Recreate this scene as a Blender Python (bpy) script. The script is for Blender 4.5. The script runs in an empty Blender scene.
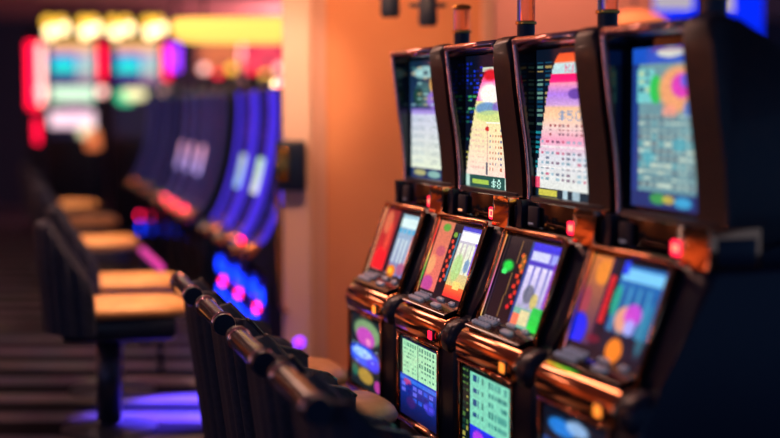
import bpy, bmesh, math, random
import numpy as np
from mathutils import Vector, Matrix
random.seed(7); RNG = np.random.default_rng(7)
sc = bpy.context.scene
COL = sc.collection
PI = math.pi

# ------------------------------------------------------------------ camera, world, exposure
cam_d = bpy.data.cameras.new('camera'); cam = bpy.data.objects.new('camera', cam_d); COL.objects.link(cam)
cam.location = (0, 0, 1.5); cam.rotation_euler = (math.radians(90 - 4.346), 0, 0)
cam_d.lens = 69.23; cam_d.sensor_width = 36; cam_d.clip_start = .05; cam_d.clip_end = 100
cam_d.dof.use_dof = True; cam_d.dof.focus_distance = 4.95; cam_d.dof.aperture_fstop = .82
sc.camera = cam
w = bpy.data.worlds.new('world'); sc.world = w; w.use_nodes = True
w.node_tree.nodes['Background'].inputs[0].default_value = (.055, .105, .24, 1)
w.node_tree.nodes['Background'].inputs[1].default_value = 1.25
sc.view_settings.view_transform = 'Standard'; sc.view_settings.look = 'None'
sc.view_settings.exposure = 0.0; sc.view_settings.gamma = 1; sc.view_settings.use_curve_mapping = False

def lin(c):
    c = np.asarray(c, float) / 255.0
    return np.where(c <= .04045, c / 12.92, ((c + .055) / 1.055) ** 2.4)
def area(name, loc, target, size, energy, color, size_y=None, spread=PI):
    d = bpy.data.lights.new(name, 'AREA'); d.energy = energy; d.color = color; d.size = size; d.spread = spread
    if size_y: d.shape = 'RECTANGLE'; d.size_y = size_y
    o = bpy.data.objects.new(name, d); COL.objects.link(o); o.location = loc
    o.rotation_euler = (Vector(target) - Vector(loc)).to_track_quat('-Z', 'Y').to_euler(); return o
def spot(name, loc, target, energy, color, angle, blend=.6, rad=.06):
    d = bpy.data.lights.new(name, 'SPOT'); d.energy = energy; d.color = color; d.spot_size = math.radians(angle)
    d.spot_blend = blend; d.shadow_soft_size = rad
    o = bpy.data.objects.new(name, d); COL.objects.link(o); o.location = loc
    o.rotation_euler = (Vector(target) - Vector(loc)).to_track_quat('-Z', 'Y').to_euler(); return o
def point(name, loc, energy, color, rad=.08):
    d = bpy.data.lights.new(name, 'POINT'); d.energy = energy; d.color = color; d.shadow_soft_size = rad
    o = bpy.data.objects.new(name, d); COL.objects.link(o); o.location = loc; return o
WARM = (1, .50, .24)
area('wall_washer', (-.25, 6.3, 2.68), (-.45, 7.8, 1.75), .7, 31, (1, .47, .22), .25)
spot('jamb_spot', (-.9, 6.3, 2.6), (-.47, 7.8, 1.6), 110, (1, .62, .42), 24, .9)
area('room_fill', (-1.0, 3.0, 2.70), (-1.0, 3.0, 0), 5, 4, (.35, .5, 1), 6)
point('far_ceiling_fill', (-1.3, 20.0, 2.2), 260, (1, .35, .35), .3)  # added pink point light that brightens the far ceiling; no cove is built
area('far_fill', (-1.5, 17, 2.70), (-1.5, 17, 0), 5, 16, (.8, .45, .5), 6)
for k, (x, y) in enumerate([(-1.2, 6.9), (-1.36, 7.85), (-2.0, 10.1), (-2.95, 13.9)]):
    spot('stool_downlight', (x + .1, y - .1, 2.68), (x, y, .5), 260 + 20 * k, (1, .52, .22), 19, .5)
spot('aisle_downlight', (-1.2, 4.6, 2.68), (-.35, 4.8, .7), 16, (1, .55, .5), 60, .8)

# ------------------------------------------------------------------ materials
def mat(name, col, rough=.5, metal=0, emit=None, es=1.0, coat=0, noise=None, spec=.5):
    m = bpy.data.materials.new(name); m.use_nodes = True; nt = m.node_tree; b = nt.nodes['Principled BSDF']
    c = tuple(lin(col)) + (1,)
    b.inputs['Base Color'].default_value = c; b.inputs['Roughness'].default_value = rough; b.inputs['Metallic'].default_value = metal
    b.inputs['Specular IOR Level'].default_value = spec
    if coat: b.inputs['Coat Weight'].default_value = coat; b.inputs['Coat Roughness'].default_value = .08
    if emit is not None:
        b.inputs['Emission Color'].default_value = tuple(lin(emit)) + (1,); b.inputs['Emission Strength'].default_value = es
    if noise:
        col2, scale, lo, hi = noise
        tc = nt.nodes.new('ShaderNodeTexCoord'); n = nt.nodes.new('ShaderNodeTexNoise'); r = nt.nodes.new('ShaderNodeValToRGB')
        n.inputs['Scale'].default_value = scale; n.inputs['Detail'].default_value = 6
        r.color_ramp.elements[0].position = lo; r.color_ramp.elements[1].position = hi
        r.color_ramp.elements[0].color = c; r.color_ramp.elements[1].color = tuple(lin(col2)) + (1,)
        nt.links.new(tc.outputs['Object'], n.inputs['Vector']); nt.links.new(n.outputs['Fac'], r.inputs['Fac']); nt.links.new(r.outputs['Color'], b.inputs['Base Color'])
    return m
M = {}
M['body'] = mat('navy_black_enamel', (22, 36, 60), .32, spec=.4)
M['body_matte'] = mat('matte_black_plastic', (26, 40, 62), .6)
M['burl'] = mat('burl_brown_laminate', (16, 20, 36), .42, noise=((40, 26, 36), 38, .42, .64), coat=.15)
M['glass'] = mat('black_glass', (9, 12, 22), .08, spec=.5)
M['chrome'] = mat('rose_chrome', (250, 190, 185), .2, 1)
M['copper'] = mat('copper_chrome', (236, 160, 112), .13, 1)
M['brass'] = mat('brass', (225, 165, 80), .25, 1)
M['key'] = mat('grey_button_cap', (185, 180, 190), .3, emit=(150, 152, 172), es=.25)
M['key_trim'] = mat('dark_button_trim', (40, 42, 55), .3)
M['red_lit'] = mat('red_lit_plastic', (200, 20, 50), .4, emit=(255, 30, 70), es=2.0)
M['red_core'] = mat('peach_lit_core', (250, 170, 120), .4, emit=(255, 165, 120), es=1.6)
M['orange_lit'] = mat('orange_lit_plastic', (220, 120, 30), .4, emit=(255, 145, 50), es=1.5)
M['fabric'] = mat('charcoal_upholstery', (24, 38, 62), .75, noise=((36, 46, 72), 60, .4, .6))
M['rail'] = mat('dark_glossy_rail', (26, 24, 36), .22, .3, coat=.5)
M['seat'] = mat('tan_leather', (214, 160, 108), .5, noise=((196, 142, 92), 12, .4, .6))
M['post'] = mat('blue_grey_steel', (60, 68, 92), .35, .7)
M['wall'] = mat('terracotta_plaster', (222, 146, 96), .8, noise=((228, 154, 102), 3, .35, .65))
M['jamb'] = mat('cream_painted_wood', (232, 196, 170), .5)
M['jamb2'] = mat('tan_painted_wood', (216, 166, 140), .5)
M['pinkwall'] = mat('rose_plaster', (206, 150, 128), .8)
M['darkwall'] = mat('dark_slate_wall', (34, 46, 72), .8)
M['ceiling'] = mat('rose_ceiling_paint', (170, 120, 125), .9)
M['blue_led'] = mat('blue_light_strip', (30, 20, 160), .4, emit=(66, 44, 225), es=1.0)
M['blue_dim'] = mat('dim_blue_light_strip', (20, 20, 80), .4, emit=(60, 56, 130), es=.5)
M['blue_lamp'] = mat('blue_lamp_cap', (10, 30, 220), .4, emit=(10, 50, 255), es=4.5)
M['blue_belly'] = mat('blue_lit_glass', (10, 20, 160), .2, emit=(14, 24, 190), es=.12)
M['magenta_lamp'] = mat('magenta_lamp_cap', (240, 20, 90), .4, emit=(255, 25, 80), es=7.0)
M['bulb'] = mat('warm_white_bulb', (255, 220, 120), .4, emit=(255, 226, 165), es=4.5)
M['bulb_y'] = mat('yellow_bulb', (250, 190, 50), .4, emit=(250, 190, 60), es=2.4)
M['red_neon'] = mat('red_neon_tube', (255, 0, 50), .4, emit=(255, 10, 60), es=2.6)
M['pink_lamp'] = mat('pink_white_lamp', (255, 190, 180), .4, emit=(255, 190, 180), es=2.6)
M['purple_neon'] = mat('purple_neon_tube', (140, 30, 240), .4, emit=(150, 50, 255), es=2.4)
M['yellow_lit'] = mat('yellow_lit_drum', (250, 190, 80), .5, emit=(255, 206, 96), es=1.35)
M['lampwarm'] = mat('added_warm_emitter', (255, 180, 120), .5, emit=(255, 160, 100), es=4)
M['panelwarm'] = mat('added_peach_emitter', (255, 200, 170), .5, emit=(255, 190, 165), es=12)
M['smoke'] = mat('rose_tinted_lens', (250, 200, 185), .12)
M['smoke'].node_tree.nodes['Principled BSDF'].inputs['Transmission Weight'].default_value = .9
M['smoke'].node_tree.nodes['Principled BSDF'].inputs['IOR'].default_value = 1.15
M['bluecap'] = mat('navy_plastic_sleeve', (14, 32, 66), .3)
M['sign_blue'] = mat('blue_lit_sign_panel', (0, 20, 240), .4, emit=(0, 40, 255), es=1.0)
M['sign_white'] = mat('white_lit_sign_panel', (200, 190, 190), .4, emit=(190, 180, 190), es=.9)
M['magenta_bar'] = mat('magenta_lit_bar', (200, 40, 150), .4, emit=(205, 60, 165), es=.9)
M['orange_lamp'] = mat('orange_lamp_shade', (240, 130, 70), .5, emit=(245, 130, 78), es=.9)

def carpet():
    m = bpy.data.materials.new('patterned_casino_carpet'); m.use_nodes = True; nt = m.node_tree; b = nt.nodes['Principled BSDF']
    b.inputs['Roughness'].default_value = .95; b.inputs['Specular IOR Level'].default_value = .1
    tc = nt.nodes.new('ShaderNodeTexCoord'); mp = nt.nodes.new('ShaderNodeMapping'); mp.inputs['Scale'].default_value = (1, 1, 1)
    wv = nt.nodes.new('ShaderNodeTexWave'); wv.bands_direction = 'Y'; wv.inputs['Scale'].default_value = .64
    wv.inputs['Distortion'].default_value = .9; wv.inputs['Detail'].default_value = 2; wv.inputs['Detail Scale'].default_value = 1.0
    r = nt.nodes.new('ShaderNodeValToRGB')
    e = r.color_ramp.elements; e[0].position = .50; e[0].color = tuple(lin((14, 18, 34))) + (1,); e[1].position = .66; e[1].color = tuple(lin((118, 114, 132))) + (1,)
    n = nt.nodes.new('ShaderNodeTexNoise'); n.inputs['Scale'].default_value = 3.5; n.inputs['Detail'].default_value = 4
    mx = nt.nodes.new('ShaderNodeMix'); mx.data_type = 'RGBA'; mx.blend_type = 'MULTIPLY'; mx.inputs[0].default_value = .7
    L = nt.links.new
    L(tc.outputs['Object'], mp.inputs['Vector']); L(mp.outputs['Vector'], wv.inputs['Vector']); L(mp.outputs['Vector'], n.inputs['Vector'])
    L(wv.outputs['Fac'], r.inputs['Fac']); L(r.outputs['Color'], mx.inputs[6]); L(n.outputs['Color'], mx.inputs[7]); L(mx.outputs[2], b.inputs['Base Color'])
    return m
M['carpet'] = carpet()

def screen_mat(es, name='lit_screen'):
    m = bpy.data.materials.new(name); m.use_nodes = True; nt = m.node_tree; b = nt.nodes['Principled BSDF']
    b.inputs['Base Color'].default_value = (.004, .006, .012, 1); b.inputs['Roughness'].default_value = .2; b.inputs['Specular IOR Level'].default_value = .2
    a = nt.nodes.new('ShaderNodeAttribute'); a.attribute_name = 'picture'; nt.links.new(a.outputs['Color'], b.inputs['Emission Color'])
    b.inputs['Emission Strength'].default_value = es
    return m
M['screen'] = screen_mat(1.15); M['screen_far'] = screen_mat(1.7, 'bright_lit_screen')

# ------------------------------------------------------------------ mesh helpers
def link(name, bm, m, parent=None, smooth=False):
    me = bpy.data.meshes.new(name); bmesh.ops.recalc_face_normals(bm, faces=bm.faces[:]); bm.to_mesh(me); bm.free()
    if smooth:
        for p in me.polygons: p.use_smooth = True
    o = bpy.data.objects.new(name, me); COL.objects.link(o)
    if m: me.materials.append(M[m] if isinstance(m, str) else m)
    if parent: o.parent = parent
    return o
def thing(name, label, cat, loc=(0, 0, 0), rz=0, group=None):
    o = bpy.data.objects.new(name, None); COL.objects.link(o); o.location = loc; o.rotation_euler = (0, 0, rz); o.empty_display_size = .1
    o['label'] = label; o['category'] = cat
    if group: o['group'] = group
    return o
def tag(o, label, cat, group=None):
    o['label'] = label; o['category'] = cat
    if group: o['group'] = group
    return o
def struct(name, bm, m, label=None):
    o = link(name, bm, m); o['kind'] = 'structure'
    if label: o['label'] = label
    return o
def add_box(bm, lo, hi, bev=0, seg=2):
    r = bmesh.ops.create_cube(bm, size=1)
    vs = r['verts']
    for v in vs: v.co = Vector([lo[i] + (v.co[i] + .5) * (hi[i] - lo[i]) for i in range(3)])
    if bev:
        es = list({e for v in vs for e in v.link_edges}); bmesh.ops.bevel(bm, geom=es, offset=bev, segments=seg, affect='EDGES', profile=.5)
    return bm
def box(lo, hi, bev=0, seg=2): return add_box(bmesh.new(), lo, hi, bev, seg)
def add_prism(bm, prof, y0, y1, bev=0, seg=3):
    """profile in x,z extruded along y; the rims of both ends may be rounded"""
    a = [bm.verts.new((x, y0, z)) for x, z in prof]; b = [bm.verts.new((x, y1, z)) for x, z in prof]; n = len(prof)
    fa = bm.faces.new(a); fb = bm.faces.new(b[::-1])
    for i in range(n): bm.faces.new((a[i], b[i], b[(i + 1) % n], a[(i + 1) % n]))
    if bev:
        es = list({e for f in (fa, fb) for e in f.edges}); bmesh.ops.bevel(bm, geom=es, offset=bev, segments=seg, affect='EDGES', profile=.5)
    return bm
def prism(prof, y0, y1, bev=0, seg=3): return add_prism(bmesh.new(), prof, y0, y1, bev, seg)
def add_tube(bm, pts, r, n=10, cap=True):
    pts = [Vector(p) for p in pts]; rs = r if isinstance(r, (list, tuple)) else [r] * len(pts); rings = []
    t0 = (pts[1] - pts[0]).normalized(); up = Vector((0, 0, 1)) if abs(t0.z) < .9 else Vector((1, 0, 0))
    nrm = (up - t0 * up.dot(t0)).normalized()
    for i, p in enumerate(pts):
        t = (pts[min(i + 1, len(pts) - 1)] - pts[max(i - 1, 0)]).normalized(); nrm = (nrm - t * nrm.dot(t)).normalized(); bi = t.cross(nrm)
        rings.append([bm.verts.new(p + (nrm * math.cos(2 * PI * k / n) + bi * math.sin(2 * PI * k / n)) * rs[i]) for k in range(n)])
    for i in range(len(rings) - 1):
        for k in range(n): bm.faces.new((rings[i][k], rings[i][(k + 1) % n], rings[i + 1][(k + 1) % n], rings[i + 1][k]))
    if cap: bm.faces.new(rings[0][::-1]); bm.faces.new(rings[-1])
    return bm
def tube(pts, r, n=10): return add_tube(bmesh.new(), pts, r, n)
def add_lathe(bm, prof, c=(0, 0, 0), n=24, axis='z'):
    rings = []
    for r, h in prof:
        ring = []
        for k in range(n):
            a = 2 * PI * k / n; p = (r * math.cos(a), r * math.sin(a), h)
            if axis == 'x': p = (p[2], p[0], p[1])
            if axis == 'y': p = (p[0], p[2], p[1])
            ring.append(bm.verts.new((p[0] + c[0], p[1] + c[1], p[2] + c[2])))
        rings.append(ring)
    for i in range(len(rings) - 1):
        for k in range(n): bm.faces.new((rings[i][k], rings[i][(k + 1) % n], rings[i + 1][(k + 1) % n], rings[i + 1][k]))
    bm.faces.new(rings[0][::-1]); bm.faces.new(rings[-1]); return bm
def lathe(prof, c=(0, 0, 0), n=24, axis='z'): return add_lathe(bmesh.new(), prof, c, n, axis)
def smooth_curve(pts, n=6):
    out = []; P = [Vector(p) for p in pts]
    for i in range(len(P) - 1):
        a = P[max(i - 1, 0)]; b = P[i]; c = P[i + 1]; d = P[min(i + 2, len(P) - 1)]
        for k in range(n):
            t = k / n; out.append(.5 * ((2 * b) + (c - a) * t + (2 * a - 5 * b + 4 * c - d) * t * t + (3 * b - a - 3 * c + d) * t ** 3))
    out.append(P[-1]); return out
def sharp(o, deg=35):
    for p in o.data.polygons: p.use_smooth = True
    try: o.data.set_sharp_from_angle(angle=math.radians(deg))
    except Exception: pass
    return o

# ------------------------------------------------------------------ pictures shown on lit screens (colour attribute on a fine mesh)
class Canvas:
    def __init__(s, W, H, bg=(8, 14, 30)): s.W, s.H = W, H; s.a = np.zeros((H, W, 3)); s.a[:] = bg
    def _m(s):
        y, x = np.mgrid[0:s.H, 0:s.W]; return (x + .5) / s.W, (y + .5) / s.H
    def mask(s, k, c, a=1.0):
        if isinstance(c, tuple): c = np.array(c, float)
        k = (k * a)[..., None]; s.a = s.a * (1 - k) + c * k
    def rect(s, x0, y0, x1, y1, c, a=1.0):
        x, y = s._m(); s.mask(((x >= x0) & (x < x1) & (y >= y0) & (y < y1)).astype(float), c, a)
    def grad(s, x0, y0, x1, y1, c0, c1, a=1.0):
        x, y = s._m(); t = np.clip((y - y0) / (y1 - y0), 0, 1)[..., None]; c = np.array(c0) * (1 - t) + np.array(c1) * t
        s.mask(((x >= x0) & (x < x1) & (y >= y0) & (y < y1)).astype(float), c, a)
    def ell(s, cx, cy, rx, ry, c, a=1.0, soft=.25):
        x, y = s._m(); d = np.sqrt(((x - cx) / rx) ** 2 + ((y - cy) / ry) ** 2); s.mask(np.clip((1 - d) / soft, 0, 1), c, a)
    def bell(s, fn, y0, y1, cfn):
        x, y = s._m(); L = np.vectorize(fn)(np.clip((y[:, 0] - y0) / (y1 - y0), 0, 1))
        for j in range(s.H):
            if y0 <= y[j, 0] < y1:
                k = x[j] >= L[j]; s.a[j, k] = cfn((y[j, 0] - y0) / (y1 - y0))
    def dashes(s, x0, y0, x1, y1, rows, cols, c, fill=.6, a=.8, skip=.15):
        for r in range(rows):
            for q in range(cols):
                if RNG.random() < skip: continue
                X = x0 + (x1 - x0) * q / cols; Y = y0 + (y1 - y0) * r / rows; cc = c[RNG.integers(len(c))] if isinstance(c, list) else c
                s.rect(X, Y, X + (x1 - x0) / cols * fill, Y + (y1 - y0) / rows * .5, cc, a)
    def text(s, str_, x0, y0, x1, y1, c, a=1.0):
        F = {'T': '11111 00100 00100 00100 00100 00100 00100', 'R': '11110 10001 10001 11110 10100 10010 10001', 'I': '01110 00100 00100 00100 00100 00100 01110',
             'P': '11110 10001 10001 11110 10000 10000 10000', 'L': '10000 10000 10000 10000 10000 10000 11111', 'E': '11111 10000 10000 11110 10000 10000 11111',
             '8': '01110 10001 10001 01110 10001 10001 01110', '0': '01110 10001 10001 10001 10001 10001 01110', '5': '11111 10000 11110 00001 00001 10001 01110',
             '$': '00100 01111 10100 01110 00101 11110 00100', ' ': '00000 00000 00000 00000 00000 00000 00000'}
        n = len(str_); cw = (x1 - x0) / n
        for i, ch in enumerate(str_):
            g = F[ch].split()
            for r in range(7):
                for q in range(5):
                    if g[r][q] == '1':
                        X = x0 + i * cw + q * cw / 6; Y = y0 + r * (y1 - y0) / 7; s.rect(X, Y, X + cw / 6 + 1e-6, Y + (y1 - y0) / 7 + 1e-6, c, a)
def screen(name, cv, P, parent, m='screen', thick=None):
    cv.a = cv.a * RNG.uniform(.93, 1.05, (cv.H, cv.W, 1)) if cv.W > 20 else cv.a
    """P(u,v) -> point; u left to right, v top to bottom"""
    H, W = cv.H, cv.W; vs = []; 
    for j in range(H + 1):
        for i in range(W + 1): vs.append(P(i / W, j / H))
    fs = [(j * (W + 1) + i, j * (W + 1) + i + 1, (j + 1) * (W + 1) + i + 1, (j + 1) * (W + 1) + i) for j in range(H) for i in range(W)]
    me = bpy.data.meshes.new(name); me.from_pydata([tuple(v) for v in vs], [], fs)
    at = me.color_attributes.new('picture', 'FLOAT_COLOR', 'CORNER')
    c = lin(np.clip(cv.a, 0, 255)).reshape(-1, 3); c4 = np.concatenate([c, np.ones((len(c), 1))], 1); c4 = np.repeat(c4, 4, axis=0)
    at.data.foreach_set('color', c4.astype(np.float32).ravel())
    me.materials.append(M[m]); o = bpy.data.objects.new(name, me); COL.objects.link(o)
    if parent: o.parent = parent
    return o

# ------------------------------------------------------------------ the room
struct('floor', box((-9, -3, -.1), (7, 22, 0)), 'carpet', 'dark patterned carpet with pale cross bands')
struct('ceiling', box((-9, -3, 2.75), (7, 22, 2.85)), 'ceiling')
struct('wall_back', box((-9, 22, 0), (7, 22.15, 2.75)), 'darkwall')
struct('wall_left_reflector', box((-7.65, 6, 0), (-7.5, 19, 2.75)), 'wall')  # unseen warm wall, added for the chrome trims to reflect
for yy in (8.5, 13.0): area('added_left_washer', (-6.6, yy, 2.68), (-7.5, yy, 1.2), 1.6, 26, (1, .5, .3), .3)  # added washers brighten the unseen wall for its reflection in the trims
struct('wall_middle', box((-.33, 7.8, 0), (.47, 7.98, 2.75)), 'wall', 'orange lit terracotta partition wall behind the near slot machines')
bm = box((-.555, 7.74, 0), (-.405, 8.0, 2.75), .012); struct('trim_1', bm, 'jamb', 'pale cream door jamb at the left end of the partition')
bm = box((-.405, 7.77, 0), (-.365, 7.99, 2.75), .01); add_box(bm, (-.365, 7.785, 0), (-.33, 7.985, 2.75), .006); struct('trim_2', bm, 'jamb2')
bm = box((.47, 7.765, 0), (.54, 8.0, 2.75), .012); struct('trim_3', bm, 'jamb2', 'tan vertical moulding at the right end of the partition')
struct('wall_rear_right', box((.2, 9.9, 0), (1.72, 10.05, 2.75)), 'pinkwall', 'rose plaster wall in the room beyond the partition')
area('rear_room_light', (1.0, 9.0, 2.68), (1.1, 9.9, 1.9), .4, 19, (1, .45, .32))
bm = box((-.325, 7.782, 0), (.465, 7.80, .12), .004); struct('baseboard_middle', bm, 'jamb2')

# door latch box and pull bar on the jamb
t = thing('door_latch', 'dark steel latch box with a long pull bar on the cream door jamb', 'door latch', (-.53, 7.74, 1.19))
sharp(link('latch_box', box((-.06, -.09, -.13), (.10, -.0, .13), .018), 'body', t))
sharp(link('latch_plate', box((-.045, -.10, -.08), (.015, -.09, .09), .004), 'brass', t))
link('pull_bar', tube(smooth_curve([(-.045, -.02, -.12), (-.045, -.05, -.2), (-.04, -.055, -.5), (-.03, -.05, -.72), (-.0, -.02, -.76)]), .011), 'brass', t, True)

# ------------------------------------------------------------------ near slot machines
def curve_front():
    return [(0.0, 1.706), (-.022, 1.52), (-.045, 1.36), (-.056, 1.22), (-.052, 1.12)]
def slot_machine(i, label, top_cv, slant_cv, belly_cv, readout, button_m, candle=True):
    X = .008 + (i - 1) * .1915; Y = 6.0 - (i - 1) * .617
    t = thing('slot_machine', label, 'slot machine', (X, Y, 0), math.atan2(-.2967, -.955), 'slot machines in the near row')
    sharp(link('plinth', box((-.46, .03, 0), (.10, .57, .30), .01), 'body_matte', t))
    k = link('kick_plate', box((.10, .05, .02), (.112, .55, .26), .004), 'brass', t)
    # lower cabinet
    prof = [(-.48, .30), (.165, .30), (.178, .34), (.178, .745), (.150, .790), (.100, .815), (.0, 1.085), (-.03, 1.11), (-.48, 1.11)]
    lc = sharp(link('lower_cabinet', prism(prof, .0, .60, .022, 4), 'body', t))
    # belly
    fr = bmesh.new(); x = .186
    for a, b in (((.022, .40), (.022, .70)), ((.46, .40), (.46, .70))): add_tube(fr, [(x, a[0], a[1]), (x, b[0], b[1])], .006, 8)
    for z, r in ((.70, .008), (.392, .013)): add_tube(fr, [(x, .015, z), (x, .468, z)], r, 10)
    link('belly_frame', fr, 'copper', t, True)
    bg = sharp(link('belly_glass', box((.176, .03, .40), (.182, .452, .695), .002), 'glass', t))
    screen('belly_screen', belly_cv, lambda u, v: (.1835, .045 + .40 * u, .685 - .275 * v), t)
    # console roll
    cp = [(.12, .812), (.150, .806), (.175, .792), (.192, .770), (.198, .745), (.194, .715), (.184, .705), (.12, .705)]
    sharp(link('console_roll', prism(cp, .004, .50, .012, 4), 'copper', t), 50)
    sharp(link('console_end', prism([(x + .001, z) for x, z in cp], .50, .596, .03, 5), 'body', t), 50)
    b = sharp(link('spin_button', box((.190, .405, .722), (.204, .455, .762), .006), 'body', t))
    link('button_light', box((.203, .411, .728), (.207, .449, .756), .003), button_m, b)
    # deck with keys
    slope = Matrix.Rotation(math.radians(16), 4, 'Y')
    dk = link('button_deck', box((-.045, -.225, -.008), (.045, .225, .004), .003), 'glass', t)
    dk.location = (.128, .25, .824); dk.rotation_euler = (0, math.radians(20), 0)
    dk.scale = (1, 1, 1)
    for rr, (x0, ys) in enumerate((( -.036, (-.205, -.178, -.151, -.124, -.097)), (-.014, (-.205, -.178, -.151, -.124, -.097)), (.010, (-.205, -.178, -.151, -.124, -.097)))):
        for y0 in ys:
            kb = sharp(link('button', box((x0, y0, .003), (x0 + .016, y0 + .018, .012), .002), 'key', dk))
    for x0, y0, ww, dd in ((-.030, -.01, .06, .016), (0.006, .03, .07, .018), (-.026, .12, .04, .016)):
        sharp(link('button', box((x0, y0, .003), (x0 + dd, y0 + ww, .013), .004), 'key', dk))
    # slanted game screen
    n = Vector((.29, 0, .097)).normalized(); A = Vector((.015, 0, 1.10)); B = Vector((.112, 0, .822))
    sharp(link('slant_glass', prism([(A.x - .02, A.z), (A.x, A.z), (B.x, B.z), (B.x - .02, B.z)], .02, .475), 'glass', t))
    off = n * .004
    screen('game_screen', slant_cv, lambda u, v: Vector((0, .03 + .435 * u, 0)) + A.lerp(B, .04 + .92 * v) + off, t)
    fb = bmesh.new(); o2 = n * .012
    a0 = A + o2 + Vector((0, .012, .004)); a1 = A + o2 + Vector((0, .485, .004)); b0 = B + o2 + Vector((0, .012, -.01)); b1 = B + o2 + Vector((0, .485, -.01))
    add_tube(fb, [b0, b0.lerp(a0, .5), b0.lerp(a0, .95), a0 + Vector((0, .012, .003)), a0.lerp(a1, .5) + Vector((0, 0, .003)), a1 + Vector((0, -.012, .003)), b1.lerp(a1, .95), b1.lerp(a1, .5), b1], .0095, 10)
    link('slant_frame', fb, 'copper', t, True)
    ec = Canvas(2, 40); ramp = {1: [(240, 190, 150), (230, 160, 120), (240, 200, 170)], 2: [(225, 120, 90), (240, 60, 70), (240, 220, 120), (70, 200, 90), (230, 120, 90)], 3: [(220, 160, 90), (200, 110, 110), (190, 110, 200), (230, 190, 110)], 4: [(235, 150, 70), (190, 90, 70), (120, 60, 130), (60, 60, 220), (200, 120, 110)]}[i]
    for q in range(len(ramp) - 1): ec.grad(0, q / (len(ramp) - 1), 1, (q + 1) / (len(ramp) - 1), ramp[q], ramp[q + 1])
    screen('painted_edge_glint', ec, lambda u, v: Vector((0, .018 + .011 * u, 0)) + A.lerp(B, .04 + .92 * v) + n * .009, t)  # reflected colours painted as a glowing strip along the bezel edge
    if i == 4:
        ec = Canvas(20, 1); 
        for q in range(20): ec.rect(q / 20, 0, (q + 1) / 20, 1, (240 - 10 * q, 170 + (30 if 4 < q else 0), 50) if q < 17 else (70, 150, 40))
        screen('painted_console_glint', ec, lambda u, v: (.160 + .012 * v, .03 + .20 * u, .8045 - .007 * v), t)  # yellow-green reflection of the screens, painted as a glowing console strip
    # neck
    sharp(link('neck', box((-.40, .03, 1.09), (-.045, .56, 1.215), .008), 'body', t))
    sharp(link('neck_panel', box((-.05, .05, 1.112), (-.032, .45, 1.200), .004), 'glass', t))
    rd = sharp(link('readout', box((-.034, .365, 1.118), (-.024, .425, 1.158), .008), 'red_lit', t))
    if readout == 'digits':
        for q in range(2): link('digit', box((-.0245, .380 + q * .018, 1.130), (-.0225, .391 + q * .018, 1.148), .001), 'red_core', rd)
    else:
        g = box((-.0245, .378, 1.128), (-.0225, .384, 1.150)); add_box(g, (-.0245, .406, 1.128), (-.0225, .412, 1.150)); add_box(g, (-.0245, .378, 1.146), (-.0225, .412, 1.151)); add_box(g, (-.0245, .378, 1.126), (-.0225, .412, 1.131))
        link('digit', g, 'red_core', rd)
    sl = sharp(link('bill_slot', box((-.034, .07, 1.118), (-.02, .15, 1.185), .008), 'body_matte', t)); link('slot_light', box((-.021, .085, 1.128), (-.018, .12, 1.134)), 'red_core' if i == 2 else 'key', sl)
    br = prism([(-.14, 1.105), (.008, 1.105), (.002, 1.14), (-.004, 1.16), (.0, 1.19), (.004, 1.205), (-.14, 1.205)], .475, .612, .006, 2)
    nb = sharp(link('neck_bracket', br, 'copper', t)); sharp(link('bracket_inset', box((-.125, .610, 1.112), (-.02, .617, 1.180), .003), 'body', nb))
    sharp(link('neck_collar', prism([(-.14, 1.11), (-.01, 1.11), (-.02, 1.16), (-.012, 1.20), (-.14, 1.20)], -.004, .035, .005, 2), 'body', t))
    # upper cabinet
    cf = [(p.x, p.y) for p in smooth_curve([(a, b, 0) for a, b in curve_front()], 6)]
    back = [(-.42, 1.20), (-.46, 1.38), (-.34, 1.555), (-.19, 1.64)]
    sharp(link('upper_cabinet', prism([(-.075, 1.20), (-.42, 1.20), (-.455, 1.38), (-.335, 1.55), (-.19, 1.632), (-.075, 1.685)], .02, .47), 'glass', t))
    sharp(link('far_cheek', prism(cf + back, .0, .024, .003, 2), 'glass', t))
    link('edge_trim', tube([(a + .002, .006, b) for a, b in cf], .0075, 8), 'chrome', t, True)
    top = [(x - .004 if k else -.018, z) for k, (x, z) in enumerate(cf)]
    nc = [(x, z) for x, z in cf[3:]]
    nc = [(-.075, 1.706), (-.035, 1.722), (-.012, 1.716), (0.003, 1.695)] + [(x + .004, z) for x, z in cf[3:]] + back
    sharp(link('near_cheek', prism(nc, .455, .60, .022, 4), 'burl', t), 50)
    link('cheek_trim', tube([(a - .004, .452, b) for a, b in cf[2:]], .006, 8), 'chrome', t, True)
    tp = [(-.10, 1.672), (-.03, 1.685), (-.006, 1.686), (.004, 1.696), (.0, 1.709), (-.02, 1.715), (-.10, 1.690)]
    sharp(link('top_rail', prism(tp, .004, .458, .003, 2), 'chrome', t), 60)
    link('rail_edge', tube([(-.006, .006, 1.701), (-.006, .456, 1.701)], .0125, 16), 'chrome', t, True)
    screen('upper_screen', top_cv, (lambda u, v: (-.066, .028 + .425 * u, 1.672 - .462 * v)) if i < 4 else (lambda u, v: (-.066, .058 + .39 * u, 1.652 - .425 * v)), t)
    if candle:
        c = Vector((-.20, .26, 0)); cd = link('signal_sleeve', lathe([(.031, 1.60), (.031, 1.776)], (c.x, c.y, 0)), 'bluecap', t, True); sharp(cd)
        bmr = lathe([(.030, 1.774), (.037, 1.777), (.037, 1.785), (.030, 1.788)], (c.x, c.y, 0)); sharp(link('signal_ring', bmr, 'brass', t), 60)
        sharp(link('signal_lens', lathe([(.031, 1.788), (.031, 1.866)], (c.x, c.y, 0)), 'smoke', t))
        sharp(link('signal_cap', lathe([(.030, 1.866), (.036, 1.868), (.036, 1.878), (.030, 1.882), (.010, 1.886)], (c.x, c.y, 0)), 'brass', t), 60)
    return t

W_ = (225, 235, 228)
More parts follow.
